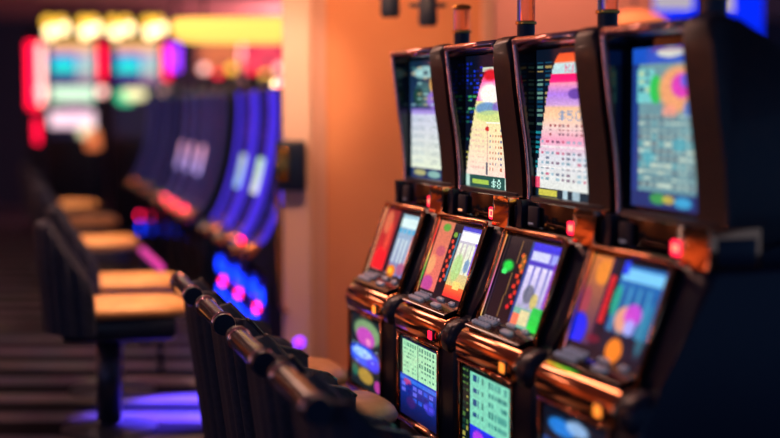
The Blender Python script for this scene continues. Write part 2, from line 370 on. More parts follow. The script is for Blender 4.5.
# upper pictures
def up1():
    c = Canvas(40, 100, (10, 22, 44)); c.grad(.0, 0, 1, .42, (14, 38, 60), (30, 50, 90)); c.ell(.45, .1, .4, .06, (170, 220, 215), .8)
    c.ell(.4, .28, .3, .12, (60, 110, 110), .8); c.ell(.72, .2, .18, .1, (235, 170, 90), .9); c.ell(.75, .33, .3, .09, (150, 110, 210), .9); c.ell(.25, .3, .16, .08, (20, 60, 50), .9)
    c.dashes(.05, .05, .95, .4, 8, 5, [(170, 220, 215), (20, 40, 60), (70, 130, 120), (200, 180, 140)], .7, .6, .3)
    c.grad(.04, .42, .97, .9, (196, 200, 225), (222, 232, 208)); c.rect(.04, .405, .97, .45, (150, 120, 215), .7)
    for k in range(6):
        y = .48 + k * .07; c.dashes(.08, y, .46, y + .045, 2, 6, (120, 150, 165), .6, .75); c.dashes(.52, y, .93, y + .045, 2, 6, (130, 150, 150), .6, .75)
    c.rect(.04, .9, .97, 1, (16, 50, 96)); c.ell(.3, .94, .2, .03, (210, 200, 120), .8); c.ell(.7, .945, .2, .035, (160, 210, 190), .8)
    return c
def up2():
    c = Canvas(48, 120, (8, 14, 32))
    c.dashes(.02, .05, .42, .42, 12, 5, [(16, 40, 190), (20, 60, 220), (12, 24, 110)], .6, .9, .4)
    c.dashes(.06, .3, .36, .42, 4, 3, [(220, 210, 90), (110, 200, 140), (60, 170, 90)], .8, .85, .2)
    c.dashes(.02, .42, .3, .9, 14, 3, [(30, 110, 90), (200, 190, 80), (20, 60, 160)], .7, .8, .4)
    def cf(v):
        if v < .12: return (245, 90, 150)
        if v < .3: return np.array((245, 130, 190)) * (1 - v) + np.array((255, 90, 160)) * v
        t = (v - .3) / .7; return np.array((238, 228, 150)) * (1 - t) + np.array((244, 220, 205)) * t
    c.bell(lambda v: .62 - .6 * v ** .42 if v > .02 else .62, .1, .9, cf)
    c.rect(.4, .09, .92, .125, (215, 225, 200), .9); c.ell(.57, .15, .2, .05, (214, 20, 40), 1, .4); c.ell(.95, .25, .15, .11, (225, 20, 190), .9)
    c.ell(.98, .36, .24, .1, (240, 20, 90), .9); c.ell(.55, .29, .27, .09, (250, 244, 236), 1, .3); c.ell(.5, .4, .3, .055, (70, 130, 200), .8); c.ell(.75, .39, .15, .05, (130, 90, 190), .7)
    c.ell(.6, .455, .4, .05, (200, 220, 130), .8); c.rect(.48, .5, .9, .51, (250, 250, 240))
    for k in range(8):
        y = .55 + k * .041; c.dashes(.12, y, .46, y + .03, 1, 6, [(225, 170, 160), (225, 190, 170)], .6, .7); c.dashes(.56, y, .86, y + .035, 1, 5, [(200, 70, 70), (90, 90, 140), (190, 90, 60)], .55, .85)
    c.rect(.9, .5, .935, .9, (235, 80, 90), .8); c.rect(.49, .52, .52, .88, (215, 160, 150), .8); c.ell(.505, .55, .05, .02, (200, 30, 40)); c.rect(.48, .8, .53, .89, (40, 50, 80), .8)
    c.rect(.0, .9, 1, 1.01, (14, 78, 74)); c.rect(.02, .9, .1, 1, (200, 230, 215), .9); c.rect(.16, .93, .55, .965, (180, 210, 80), .9); c.text('$8', .6, .92, .84, .985, (190, 235, 220)); c.rect(.9, .9, .97, 1, (210, 235, 220), .9)
    return c
def up3():
    c = Canvas(48, 120, (8, 18, 34))
    c.dashes(.02, .08, .32, .55, 16, 2, [(190, 160, 90), (120, 170, 150), (20, 80, 110)], .75, .8, .15); c.dashes(.0, .55, .14, .95, 12, 1, [(30, 160, 170), (30, 90, 140)], .7, .8, .1)
    def cf(v):
        st = [(0, (240, 80, 40)), (.07, (250, 100, 50)), (.075, (190, 220, 220)), (.15, (180, 215, 220)), (.155, (245, 10, 105)), (.21, (240, 30, 120)), (.22, (248, 150, 180)), (.30, (170, 120, 225)), (.38, (205, 160, 215)), (.40, (240, 190, 150)), (.46, (250, 200, 160)), (.55, (236, 205, 200)), (.64, (240, 160, 190)), (.75, (215, 215, 225)), (1, (225, 228, 222))]
        for (a, ca), (b, cb) in zip(st, st[1:]):
            if v <= b: s_ = (v - a) / (b - a); return np.array(ca) * (1 - s_) + np.array(cb) * s_
        return (225, 228, 222)
    c.bell(lambda v: .44 - .42 * min(1, v / .9) ** .55, .03, .93, cf)
    c.text('TRIPLE', .44, .105, .96, .155, (235, 70, 120), .75)
    c.ell(.7, .30, .14, .04, (90, 60, 160), .9); c.ell(.78, .27, .05, .03, (60, 40, 130), .8)
    c.text('$50', .42, .41, .84, .475, (120, 150, 190), .85)
    for k in range(3): c.dashes(.26, .5 + k * .03, .94, .53 + k * .03, 1, 9, [(150, 60, 70), (120, 80, 100)], .5, .8)
    for k in range(8):
        y = .61 + k * .036; c.dashes(.1, y, .94, y + .028, 1, 9, [(60, 80, 110), (90, 60, 90), (80, 130, 150), (190, 60, 100), (120, 170, 190)], .6, .75)
    c.rect(.1, .64, .94, .655, (250, 240, 240), .7); c.rect(.1, .78, .94, .79, (250, 245, 240), .7)
    c.rect(.02, .93, 1, 1, (22, 46, 60)); c.rect(.06, .94, .4, .98, (220, 210, 80), .9); c.rect(.5, .93, .58, .99, (190, 215, 225), .9); c.rect(.66, .93, .8, .99, (190, 215, 225), .8)
    c.rect(0, .86, .08, .93, (240, 50, 90), .8)
    return c
def up4():
    c = Canvas(40, 90, (30, 56, 128)); c.rect(.0, 0, 1, .1, (24, 80, 190)); c.rect(.1, .1, .92, .9, (100, 145, 155))
    c.ell(.55, .035, .22, .035, (215, 215, 200), .95); c.rect(.28, .01, .82, .02, (140, 40, 90), .7)
    c.rect(.08, .13, .32, .34, (110, 200, 200), .9); c.ell(.35, .26, .1, .1, (20, 190, 80), 1); c.dashes(.1, .15, .28, .3, 3, 2, [(190, 200, 150), (50, 90, 110)], .7, .8)
    c.ell(.68, .26, .33, .16, (232, 158, 110), 1); c.ell(.72, .24, .17, .085, (214, 60, 180), 1); c.ell(.78, .21, .1, .05, (90, 100, 230), .9); c.ell(.55, .4, .12, .05, (245, 150, 130), .8); c.ell(.86, .38, .13, .07, (70, 120, 210), .9)
    for k in range(11):
        y = .42 + k * .043; c.rect(.1, y, .92, y + .018, (200, 215, 200), .75); c.dashes(.1, y, .92, y + .04, 1, 8, [(60, 70, 90), (40, 140, 160), (210, 222, 200), (90, 110, 120)], .7, .7)
    c.ell(.7, .6, .12, .05, (60, 170, 190), .6); c.ell(.25, .68, .12, .05, (60, 170, 190), .5)
    c.rect(0, .9, 1, 1, (30, 50, 110)); c.ell(.4, .94, .14, .04, (60, 160, 80), .9); c.ell(.75, .95, .14, .04, (60, 170, 215), .9); c.ell(.55, .94, .1, .03, (220, 190, 70), .8)
    return c
# slanted pictures
def sl1():
    c = Canvas(50, 60, (40, 22, 34)); c.grad(0, 0, .4, 1, (150, 40, 40), (240, 40, 45)); c.ell(.14, .2, .12, .2, (225, 120, 80), .8); c.ell(.2, .75, .2, .2, (252, 26, 40), .9); c.ell(.25, .4, .07, .25, (240, 80, 60), .8)
    c.rect(.38, 0, .5, 1, (24, 22, 38)); c.rect(.0, .9, 1, 1, (30, 24, 30))
    c.grad(.5, .04, 1, .92, (160, 200, 215), (120, 120, 175)); c.rect(.5, .08, .98, .22, (214, 238, 238)); c.dashes(.5, .24, .98, .36, 1, 4, (60, 170, 215), .6, .9, 0)
    for k in range(4): c.rect(.54 + k * .115, .38, .6 + k * .115, .74, (206, 222, 225), .85)
    c.rect(.9, .3, .97, .8, (230, 100, 90), .7); c.ell(.62, .86, .13, .1, (250, 130, 30), 1); c.ell(.6, .86, .06, .05, (255, 200, 60), 1); c.rect(.5, .74, .52, .9, (200, 60, 60)); c.ell(.85, .8, .12, .1, (190, 80, 120), .7)
    c.dashes(.1, .9, .9, 1, 2, 7, [(200, 150, 150), (60, 50, 60)], .6, .7); return c
def sl2():
    c = Canvas(50, 60, (20, 18, 28)); c.grad(0, 0, .34, 1, (214, 120, 90), (235, 110, 100)); c.ell(.18, .08, .1, .06, (90, 160, 60), 1); c.ell(.2, .4, .12, .08, (190, 80, 110), .7); c.ell(.12, .85, .15, .12, (180, 60, 160), .8); c.ell(.08, .6, .1, .15, (240, 170, 110), .8)
    c.rect(.34, .0, .5, 1, (18, 16, 30)); c.ell(.42, .15, .05, .04, (120, 170, 60), 1)
    for k in range(9): c.ell(.40 + (k % 2) * .045, .24 + k * .065, .035, .03, (245, 70, 50), 1)
    c.rect(.49, .12, .53, .75, (60, 120, 150), .9)
    c.grad(.54, .04, 1, .78, (190, 190, 235), (226, 200, 120)); c.rect(.54, .02, 1, .07, (60, 60, 200), .9); c.rect(.56, .09, .96, .2, (244, 244, 248)); c.rect(.9, .2, 1, .6, (110, 60, 220), .8)
    for k in range(4): c.rect(.57 + k * .1, .24, .63 + k * .1, .62, (232, 236, 215), .9)
    c.ell(.66, .55, .12, .2, (170, 214, 130), .8); c.ell(.85, .5, .06, .1, (80, 130, 190), .7); c.grad(.54, .78, 1, .93, (245, 120, 60), (240, 50, 50)); c.rect(.7, .72, .84, .82, (250, 215, 120)); c.rect(0, .93, 1, 1, (22, 18, 28)); return c
def sl3():
    c = Canvas(50, 60, (12, 16, 28)); c.ell(.16, .35, .13, .09, (20, 215, 70), 1, .5); c.ell(.12, .42, .06, .04, (60, 240, 110), 1)
    for k in range(7): c.rect(.29 - k * .008, .03 + k * .13, .305 - k * .008, .17 + k * .13, (150, 105, 60), .8)
    for k in range(11): c.ell(.37 + (k % 2) * .05, .2 + k * .06, .035, .032, (235, 90 - k * 6, 40), .95)
    c.ell(.4, .28, .05, .12, (220, 140, 50), .6); c.rect(.46, .02, .5, .95, (24, 60, 130))
    c.grad(.5, .02, 1, .98, (90, 80, 215), (190, 200, 190)); c.rect(.5, .02, 1, .1, (50, 50, 225)); c.rect(.53, .12, .82, .21, (205, 208, 245)); c.rect(.86, .12, .97, .21, (150, 160, 240)); c.rect(.5, .23, 1, .27, (70, 50, 190))
    for k in range(4): c.grad(.53 + k * .12, .28, .61 + k * .12, .74, (236, 226, 250), (180, 170, 220), .95)
    c.rect(.93, .2, 1, .75, (130, 50, 200), .8); c.ell(.66, .6, .1, .12, (60, 70, 80), .6); c.ell(.78, .66, .07, .1, (210, 190, 90), .8)
    c.rect(.5, .76, 1, .98, (120, 180, 160)); c.rect(.5, .84, .62, .98, (240, 120, 90)); c.rect(.62, .78, .78, .95, (225, 212, 160)); c.grad(.8, .72, 1, .98, (30, 190, 80), (10, 220, 70)); return c
def sl4():
    c = Canvas(50, 60, (14, 20, 40)); c.grad(0, 0, .26, 1, (215, 120, 60), (60, 40, 90)); c.ell(.18, .16, .12, .15, (240, 140, 50), .9); c.ell(.05, .5, .08, .2, (170, 60, 80), .8); c.ell(.06, .78, .15, .2, (20, 40, 240), 1); c.rect(.0, .9, 1, 1, (14, 20, 36))
    for k in range(7): c.ell(.33, .2 + k * .07, .05, .045, (225, 36, 44), .95)
    c.rect(.26, .0, .3, .9, (60, 30, 60)); c.ell(.32, .82, .1, .05, (120, 20, 50), .8)
    c.grad(.42, .04, 1, .9, (30, 110, 190), (20, 60, 110)); c.rect(.44, .06, .97, .18, (120, 200, 245)); c.rect(.42, .0, .5, .14, (30, 60, 230))
    for k in range(4): c.rect(.47 + k * .12, .24, .5 + k * .12, .7, (90, 180, 210), .6)
    c.ell(.45, .4, .06, .18, (30, 170, 130), .8); c.ell(.62, .56, .13, .15, (240, 160, 130), .95); c.ell(.72, .5, .12, .13, (205, 70, 210), .95); c.ell(.72, .62, .08, .09, (170, 170, 250), .9)
    c.grad(.42, .7, 1, .92, (14, 26, 50), (14, 24, 44)); c.ell(.62, .87, .12, .14, (250, 130, 40), 1); c.ell(.9, .6, .06, .3, (60, 170, 190), .5); return c
# belly pictures
def be1():
    c = Canvas(40, 40, (20, 30, 36)); c.ell(.55, .2, .5, .2, (150, 190, 130), .8); c.ell(.5, .28, .35, .16, (200, 70, 190), .95); c.ell(.6, .32, .1, .06, (240, 140, 200), .9)
    c.ell(.45, .55, .6, .17, (40, 90, 250), 1); c.ell(.4, .52, .4, .08, (170, 215, 255), .9); c.ell(.75, .62, .25, .1, (60, 60, 240), .9); c.ell(.5, .82, .3, .12, (190, 150, 60), .9); c.ell(.9, .88, .12, .1, (190, 60, 160), .9); c.ell(.15, .8, .12, .1, (30, 120, 90), .8)
    c.dashes(.05, .4, .95, .7, 5, 7, [(200, 230, 255), (30, 40, 190)], .6, .5, .3); return c
def be2():
    c = Canvas(48, 40, (10, 24, 60)); c.rect(.0, .0, .06, 1, (10, 40, 40)); c.rect(.06, .03, .97, .48, (170, 225, 180))
    c.dashes(.1, .06, .45, .46, 7, 6, [(70, 140, 110), (120, 190, 150)], .7, .8); c.dashes(.52, .06, .94, .46, 6, 6, [(50, 110, 95), (80, 140, 120)], .6, .85); c.rect(.47, .03, .5, .48, (60, 120, 100))
    c.grad(.0, .48, 1, 1, (20, 60, 190), (12, 16, 60)); c.rect(.0, .5, 1, .54, (60, 120, 230), .8); c.ell(.2, .56, .12, .05, (210, 60, 120), .8); c.dashes(.05, .58, .95, .8, 3, 6, [(40, 90, 230), (110, 110, 240), (30, 30, 130)], .7, .8); c.ell(.3, .8, .15, .08, (60, 30, 110), .8); c.ell(.8, .75, .16, .08, (70, 60, 220), .7); return c
def be3():
    c = Canvas(48, 40, (8, 24, 26)); c.dashes(.0, .02, .15, .98, 13, 2, [(90, 130, 60), (190, 180, 80), (20, 60, 50)], .7, .8, .1)
    c.rect(.17, .02, 1, .62, (124, 208, 180))
    c.dashes(.22, .06, .38, .6, 4, 4, (20, 60, 120), .55, .9, 0); c.dashes(.42, .06, .5, .6, 4, 1, (60, 120, 110), .6, .8, 0); c.dashes(.56, .06, .95, .6, 5, 6, [(40, 110, 110), (70, 150, 140)], .75, .85, .1); c.rect(.515, .02, .53, .62, (40, 110, 100))
    c.grad(.17, .62, 1, 1, (40, 50, 235), (30, 20, 130)); c.ell(.35, .75, .14, .1, (190, 60, 230), .9); c.ell(.75, .78, .25, .1, (30, 110, 250), .9); c.ell(.75, .78, .1, .05, (140, 60, 220), .9); return c
def be4():
    c = Canvas(40, 40, (10, 18, 34)); c.ell(.3, .15, .25, .1, (30, 120, 210), 1); c.ell(.55, .1, .2, .08, (150, 190, 235), .9); c.grad(.0, .3, 1, 1, (16, 60, 120), (12, 30, 80)); c.dashes(.1, .3, .9, .9, 6, 6, [(30, 110, 170), (60, 150, 190), (14, 30, 70)], .7, .7); return c

slot_machine(1, 'farthest slot machine of the near row, tall picture panel half dark and half pale chart', up1(), sl1(), be1(), 'digits', 'orange_lit')
slot_machine(2, 'slot machine with a yellow and pink bell-shaped picture and red square readout', up2(), sl2(), be2(), 'ring', 'red_lit')
slot_machine(3, 'slot machine with an orange, magenta and violet banded bell picture and green-lit slanted screen', up3(), sl3(), be3(), 'digits', 'orange_lit')
slot_machine(4, 'nearest blurred slot machine with a blue-bordered pale chart screen and dark flank', up4(), sl4(), be4(), 'digits', 'orange_lit')

# ------------------------------------------------------------------ pendant spotlights in front of the partition
def pendant(x, y, z, cross, label):
    t = thing('pendant_spotlight', label, 'spotlight', (x, y, 2.75), 0, 'dark spotlights hanging before the partition')
    link('rod', tube([(0, 0, 0), (0, 0, z + .12 - 2.75)], .008), 'body', t, True)
    h = z - 2.75
    sharp(link('lamp_housing', lathe([(.03, h + .14), (.042, h + .12), (.045, h + .02), (.036, h)], (0, 0, 0)), 'body_matte', t), 60)
    if cross: sharp(link('yoke', box((-.085, -.012, h + .085), (.085, .012, h + .105), .005), 'body', t))
pendant(0, 7.0, 1.905, False, 'dark cylindrical spotlight hanging left, closest to the jamb')
pendant(.175, 7.0, 1.865, True, 'dark spotlight with a cross yoke hanging nearest the first signal lamp')

# ------------------------------------------------------------------ chairs
RA = math.atan2(.2516, .968)   # chairs face the machines
def chair(x, y, hs, hb, label, group, style, cat='chair'):
    t = thing('casino_chair' if style == 'low' else 'casino_stool', label, cat, (x, y, 0), 0.25, group)
    # faces local +x ; barrel back on the -x side
    def ring(a, rx, ry):
        c, s = math.cos(a), math.sin(a); e = .62
        return (abs(c) ** e * (1 if c > 0 else -1) * rx, abs(s) ** e * (1 if s > 0 else -1) * ry)
    bm = bmesh.new(); n = 72; a0, a1 = (math.radians(97), math.radians(263)) if style == 'high' else (math.radians(84), math.radians(276)); cols = []
    for k in range(n + 1):
        a = a0 + (a1 - a0) * k / n; f = abs(k / n - .5) * 2
        top = hb - (hb - hs - .13) * (max(0, f - .52) / .48) ** 1.3
        rib = .009 * abs(math.sin(k * PI / 6))
        col = []
        lean = .035 if style == 'high' else .055; zb = hs - .10 if style == 'high' else .16
        for (r, z) in ((.255 + rib, zb), (.262 + rib, (hs + top) / 2), (.262 + rib, top - .015), (.250, top + .008), (.232, top + .008), (.218, top - .015), (.222, (hs + top) / 2), (.222, zb)):
            X, Y = ring(a, r, r); X -= lean * (max(0, (z - hs)) / .4 if style == 'high' else (z - .3) / .45) * (1 if X < 0 else .3)
            col.append(bm.verts.new((X, Y, z)))
        cols.append(col)
    for k in range(n):
        for q in range(8): bm.faces.new((cols[k][q], cols[k][(q + 1) % 8], cols[k + 1][(q + 1) % 8], cols[k + 1][q]))
    bm.faces.new(cols[0]); bm.faces.new(cols[-1][::-1])
    sharp(link('backrest', bm, 'fabric', t), 50)
    # seat cushion
    sb = bmesh.new(); rings = []
    for sc_, z in ((.80, hs - .04), (.95, hs - .035), (.98, hs - .012), (.93, hs + .008), (.8, hs + .025), (.45, hs + .033)):
        rings.append([sb.verts.new((ring(2 * PI * k / 40, .225 * sc_, .215 * sc_)[0] + ((.115 if style == 'high' else .075) if math.cos(2 * PI * k / 40) > 0 else 0) + .01, ring(2 * PI * k / 40, .225 * sc_, .215 * sc_)[1], z)) for k in range(40)])
    for i in range(5):
        for k in range(40): sb.faces.new((rings[i][k], rings[i][(k + 1) % 40], rings[i + 1][(k + 1) % 40], rings[i + 1][k]))
    sb.faces.new(rings[0][::-1]); sb.faces.new(rings[-1]); link('seat', sb, 'seat', t, True)
    sharp(link('seat_base', box((-.2, -.20, hs - .14), (.27, .20, hs - .035), .03), 'body', t))
    link('post', tube([(0, 0, .02), (0, 0, hs - .13)], .052 if style == 'high' else .035, 16), 'post', t, True)
    sharp(link('foot_plate', lathe([(.2, 0), (.2, .012), (.06, .035), (.045, .05)], (0, 0, 0), 32), 'post', t), 40)
    if style == 'high': t.scale = (1.1, 1.1, 1)
    if style == 'low':
        xr = -.262 - .055 * (hb - .3) / .45
        rl = link('top_rail', tube([(xr, -.235, hb + .0), (xr, .235, hb + .0)], .033, 18), 'rail', t); sharp(rl, 50)
        for sy in (-1, 1):
            sharp(link('rail_cap', lathe([(.035, -.012), (.038, 0), (.035, .012), (.02, .016)], (xr, sy * .242, hb), 20, 'y'), 'body', t), 50)
            sharp(link('rail_ring', lathe([(.034, -.006), (.0385, 0), (.034, .006)], (xr, sy * .205, hb), 20, 'y'), 'chrome', t), 60)
            arm = []
            for k in range(13):
                f = .52 + .48 * k / 12; a = (a0 + a1) / 2 + sy * (-1) * (a1 - a0) / 2 * f
                top = hb - (hb - hs - .13) * (max(0, f - .52) / .48) ** 1.3; X, Y = ring(a, .24, .24); arm.append((X - .055 * (top - .3) / .45 * (1 if X < 0 else .3), Y, top + .008))
            link('arm_piping', tube(arm, .009, 8), 'rail', t, True)
    return t
cl = ['dark barrel chair at the far end of the front row', 'dark barrel chair second from the far end of the front row', 'dark barrel chair second nearest in the front row', 'nearest dark barrel chair, large at the bottom edge']
for (x, y), l in zip(((-.79, 5.78), (-.596, 5.06), (-.405, 4.32), (-.225, 3.68)), cl):
    chair(x + .31, y + .08, .45, .79, l, 'low chairs lined up before the near slot machines', 'low')
sl = ['large tan-seated stool closest to the camera on the left', 'tan-seated stool directly behind the closest left stool', 'tan-seated stool third in the left line, halfway down the aisle', 'small tan-seated stool fourth in the left line', 'faint tan-seated stool at the far end of the left line']
for (x, y), l in zip(((-1.30, 6.86), (-1.46, 7.8), (-2.08, 10.1), (-2.56, 12.0), (-3.06, 13.8)), sl):
    chair(x, y, .58, .96, l, 'tan stools in the left aisle', 'high', 'stool')

# ------------------------------------------------------------------ curved machines in the second row
def jcurve(n=8):
    return [(p.x, p.y) for p in smooth_curve([(-.13, 1.60, 0), (-.135, 1.42, 0), (-.11, 1.2, 0), (-.06, .98, 0), (.015, .79, 0), (.07, .72, 0)], n)]
def curved_machine(k, label):
    Y = 8.85 + k * .655; X = 1.50 - .26 * Y
    t = thing('curved_slot_machine', label, 'slot machine', (X, Y, 0), math.atan2(-.2516, -.968), 'curved slot machines in the second row')
    J = jcurve(); far = k > 3; led = 'blue_led' if k < 3 else 'blue_dim'
    sharp(link('cabinet', prism([(x - .02, z) for x, z in J] + [(.12, .66), (.02, .60), (.02, .04), (-.5, .04), (-.5, 1.4), (-.3, 1.56)], .045, .555), 'glass', t))
    for y0, nm in ((.0, 'side_panel'), (.555, 'side_panel')):
        sd = sharp(link(nm, prism([(x, z) for x, z in J] + [(.13, .64), (.03, .58), (.03, 0), (-.52, 0), (-.52, 1.42), (-.3, 1.59), (-.15, 1.61)], y0, y0 + .045, .006, 2), 'body', t))
        sb = bmesh.new(); P = [Vector((x + .004, y0 + .0225, z)) for x, z in J[1:-2]]
        add_tube(sb, P, .021, 8); link('light_strip', sb, led, sd, True)
    cv = Canvas(14, 40, (5, 8, 20))
    pal = [[(190, 225, 205), (225, 215, 215)], [(190, 230, 190), (230, 230, 240)], [(200, 215, 190), (160, 200, 250)]][k] if k < 3 else [(255, 170, 190), (190, 170, 255), (255, 150, 170)]
    cv.dashes(.05, .05, .95, .4, 6, 3, [(30, 30, 110), (60, 30, 120)], .8, .8 if k < 3 else .1); cv.grad(.15, .42, .85, .62, pal[0], pal[1], 1 if k in (1, 2, 5, 6, 7) else .0); cv.dashes(.1, .66, .9, .9, 5, 3, [(60, 40, 160), (20, 30, 110)], .8, .7 if k < 3 else .1)
    def P_(u, v):
        f = v * (len(J) - 1); i = min(int(f), len(J) - 2); g = f - i; x = J[i][0] * (1 - g) + J[i + 1][0] * g; z = J[i][1] * (1 - g) + J[i + 1][1] * g; return (x - .012, .05 + .5 * u, z)
    screen('curved_screen', cv, P_, t, 'screen_far' if k in (5, 6, 7) else 'screen')
    sharp(link('console', prism([(.03, .74), (.12, .73), (.18, .70), (.185, .67), (.15, .65), (.03, .65)], .01, .59, .015, 3), 'copper', t), 50)
    d = link('console_lamp', lathe([(.017, 0), (.017, .012), (.01, .02)], (.13, .30, .727), 16), 'magenta_lamp' if k in (0, 4, 5, 6) else 'body', t); sharp(d)
    bg = sharp(link('belly_glass', box((.02, .06, .06), (.034, .54, .52), .004), 'blue_belly' if k in (0, 1, 2) else 'glass', t))
    if k < 3 or k > 10:
        link('belly_lamp', lathe([(.026, 0), (.026, .012), (.014, .02)], (.034, .30, .34), 16, 'x'), 'magenta_lamp', bg)
        for (yy, zz) in ((.44, .22), (.30, .12), (.18, .26), (.44, .42), (.16, .44))[:5 if k < 3 else 1]: link('belly_lamp', lathe([(.05, 0), (.05, .012), (.03, .02)], (.034, yy, zz), 16, 'x'), 'blue_lamp', bg)
    sharp(link('top_sign', box((-.30, .10, 1.585), (-.24, .50, 1.68), .02), 'body', t))
    for q in range(3 if k < 2 else 0): link('top_bulb', lathe([(.004, 0), (.026, .01), (.026, .03), (.004, .045)], (-.24, .17 + q * .13, 1.63), 12, 'x'), ['pink_lamp', 'bulb', 'magenta_lamp'][(k + q) % 3], t)
for k in (0, 1, 2, 4, 5, 6, 7, 9, 11):
    lab = {0: 'curved machine with blue light strips, closest to the cream door jamb', 1: 'curved machine with blue light strips, second from the door jamb', 2: 'curved machine with blue light strips, third from the door jamb'}.get(k, 'dark curved machine with a %s screen, %s of the second row' % ('pink lit' if k in (5, 6, 7) else 'dim', {4: 'fourth', 5: 'fifth', 6: 'sixth', 7: 'seventh', 9: 'eighth', 11: 'ninth and farthest'}.get(k)) if k > 2 else '')
    curved_machine(k, lab)
spot('second_row_glow', (-.62, 8.0, 1.0), (-1.0, 7.35, 0), 1500, (.12, .06, 1), 36, .5)

# ------------------------------------------------------------------ far machines with bulb-topped signs
def sign_machine(x, y, label, big):
    t = thing('sign_topped_machine', label, 'slot machine', (x, y, 0), 0, 'bulb-topped machines at the far end')
    sharp(link('cabinet', box((-.34, -.25, 0), (.34, .25, 2.30), .02), 'body', t))
    cv = Canvas(30, 24, (30, 20, 70)); cv.grad(0, 0, 1, .3, (230, 170, 60), (170, 120, 150)); cv.grad(0, .3, 1, .7, (60, 80, 190), (20, 190, 180)); cv.grad(0, .7, 1, 1, (60, 20, 120), (40, 10, 80)); cv.rect(.6, .2, 1, .9, (215, 185, 160), .6); cv.ell(.3, .55, .25, .15, (20, 210, 190), .9)
    screen('upper_screen', cv, lambda u, v: (-.26 + .52 * u, -.252, 2.25 - .52 * v), t, 'screen_far')
    cv = Canvas(24, 20, (20, 16, 34))
    if big: cv.rect(.05, .02, .95, .3, (190, 220, 190)); cv.rect(.3, .3, .8, .5, (90, 20, 80)); cv.rect(.0, .5, .95, .8, (240, 200, 215)); cv.ell(.8, .9, .25, .15, (225, 215, 170))
    else: cv.ell(.25, .2, .25, .18, (60, 200, 140)); cv.ell(.45, .15, .3, .14, (240, 230, 170))
    screen('lower_screen', cv, lambda u, v: (-.28 + .56 * u, -.252, 1.72 - .60 * v), t, 'screen_far')
    for sx in ((.31,) if not big else (-.40, .31)):
        pn = sharp(link('side_light', box((sx, -.27, 1.50 if sx < 0 else 1.80), (sx + .07, -.2, 2.22), .02), 'red_neon' if sx > 0 else 'pink_lamp', t))
        link('pink_lamp', lathe([(.01, 0), (.055, .01), (.055, .03)], (sx + .04, -.30, 1.66), 16, 'y'), 'pink_lamp', t)
    hd = sharp(link('bulb_header', box((-.36, -.28, 2.28), (.36, .0, 2.62), .03), 'body', t))
    for q in range(4):
        xx = (-.27, -.12, .14, .26)[q]
        for r, (zz, mm, rr) in enumerate(((2.47, 'bulb_y', .06), (2.35 + (q % 2) * .05, 'bulb', .065))):
            link('bulb', lathe([(.01, -.02), (rr, -.012), (rr, .01)], (xx + (.03 if r else 0), -.30, zz), 16, 'y'), mm, hd)
sign_machine(-3.74, 18, 'bulb-topped machine at the far left with red side lights and two pale screens', True)
sign_machine(-2.98, 18, 'bulb-topped machine at the far end with one small green lower screen, right of its twin', False)
for k, (px, z0, z1) in enumerate(((-4.255, 1.46, 2.24), (-4.18, 1.46, 2.24), (-4.18, 1.05, 1.34))):
    o = link('neon_tube', tube([(px, 17.8, z0), (px, 17.8, z1)], .034, 14), 'red_neon')
    tag(o, ['outermost tall red neon tube left of the bulb-topped machines', 'inner tall red neon tube left of the bulb-topped machines', 'short red neon tube below the tall ones'][k], 'neon tube', 'red neon tubes')
# post carrying the neon tubes
tag(sharp(link('neon_post', box((-4.30, 17.832, 0), (-4.148, 17.92, 2.40), .01), 'body')), 'dark upright board carrying the red neon tubes', 'post')
o = link('neon_lamp', tube([(-2.52, 17.6, 1.90), (-2.52, 17.6, 2.20)], .07, 14), 'purple_neon'); tag(o, 'short purple neon lamp right of the bulb-topped machines', 'neon lamp')
tag(link('neon_pole', tube([(-2.52, 17.695, 0), (-2.52, 17.695, 2.75)], .03), 'body'), 'dark pole holding the purple neon lamp', 'pole')

# yellow lit drum sign
t = thing('drum_lamp', 'long yellow lit oval drum lamp hanging beside the door jamb', 'lamp', (-1.04, 10.9, 2.75))
bm = bmesh.new()
def stad(r0, r1, z, n=40):
    return [bm.verts.new((abs(math.cos(2 * PI * k / n)) ** .8 * math.copysign(r0, math.cos(2 * PI * k / n)), math.sin(2 * PI * k / n) * r1, z)) for k in range(n)]
rg = [stad(.44, .25, -.80), stad(.52, .29, -.765), stad(.54, .31, -.68), stad(.52, .29, -.635)]
for i in range(3):
    for k in range(40): bm.faces.new((rg[i][k], rg[i][(k + 1) % 40], rg[i + 1][(k + 1) % 40], rg[i + 1][k]))
bm.faces.new(rg[0][::-1]); bm.faces.new(rg[3]); link('shade', bm, 'yellow_lit', t, True)
for sx in (-.3, .3): link('rod', tube([(sx, 0, 0), (sx, 0, -.645)], .01), 'body', t)

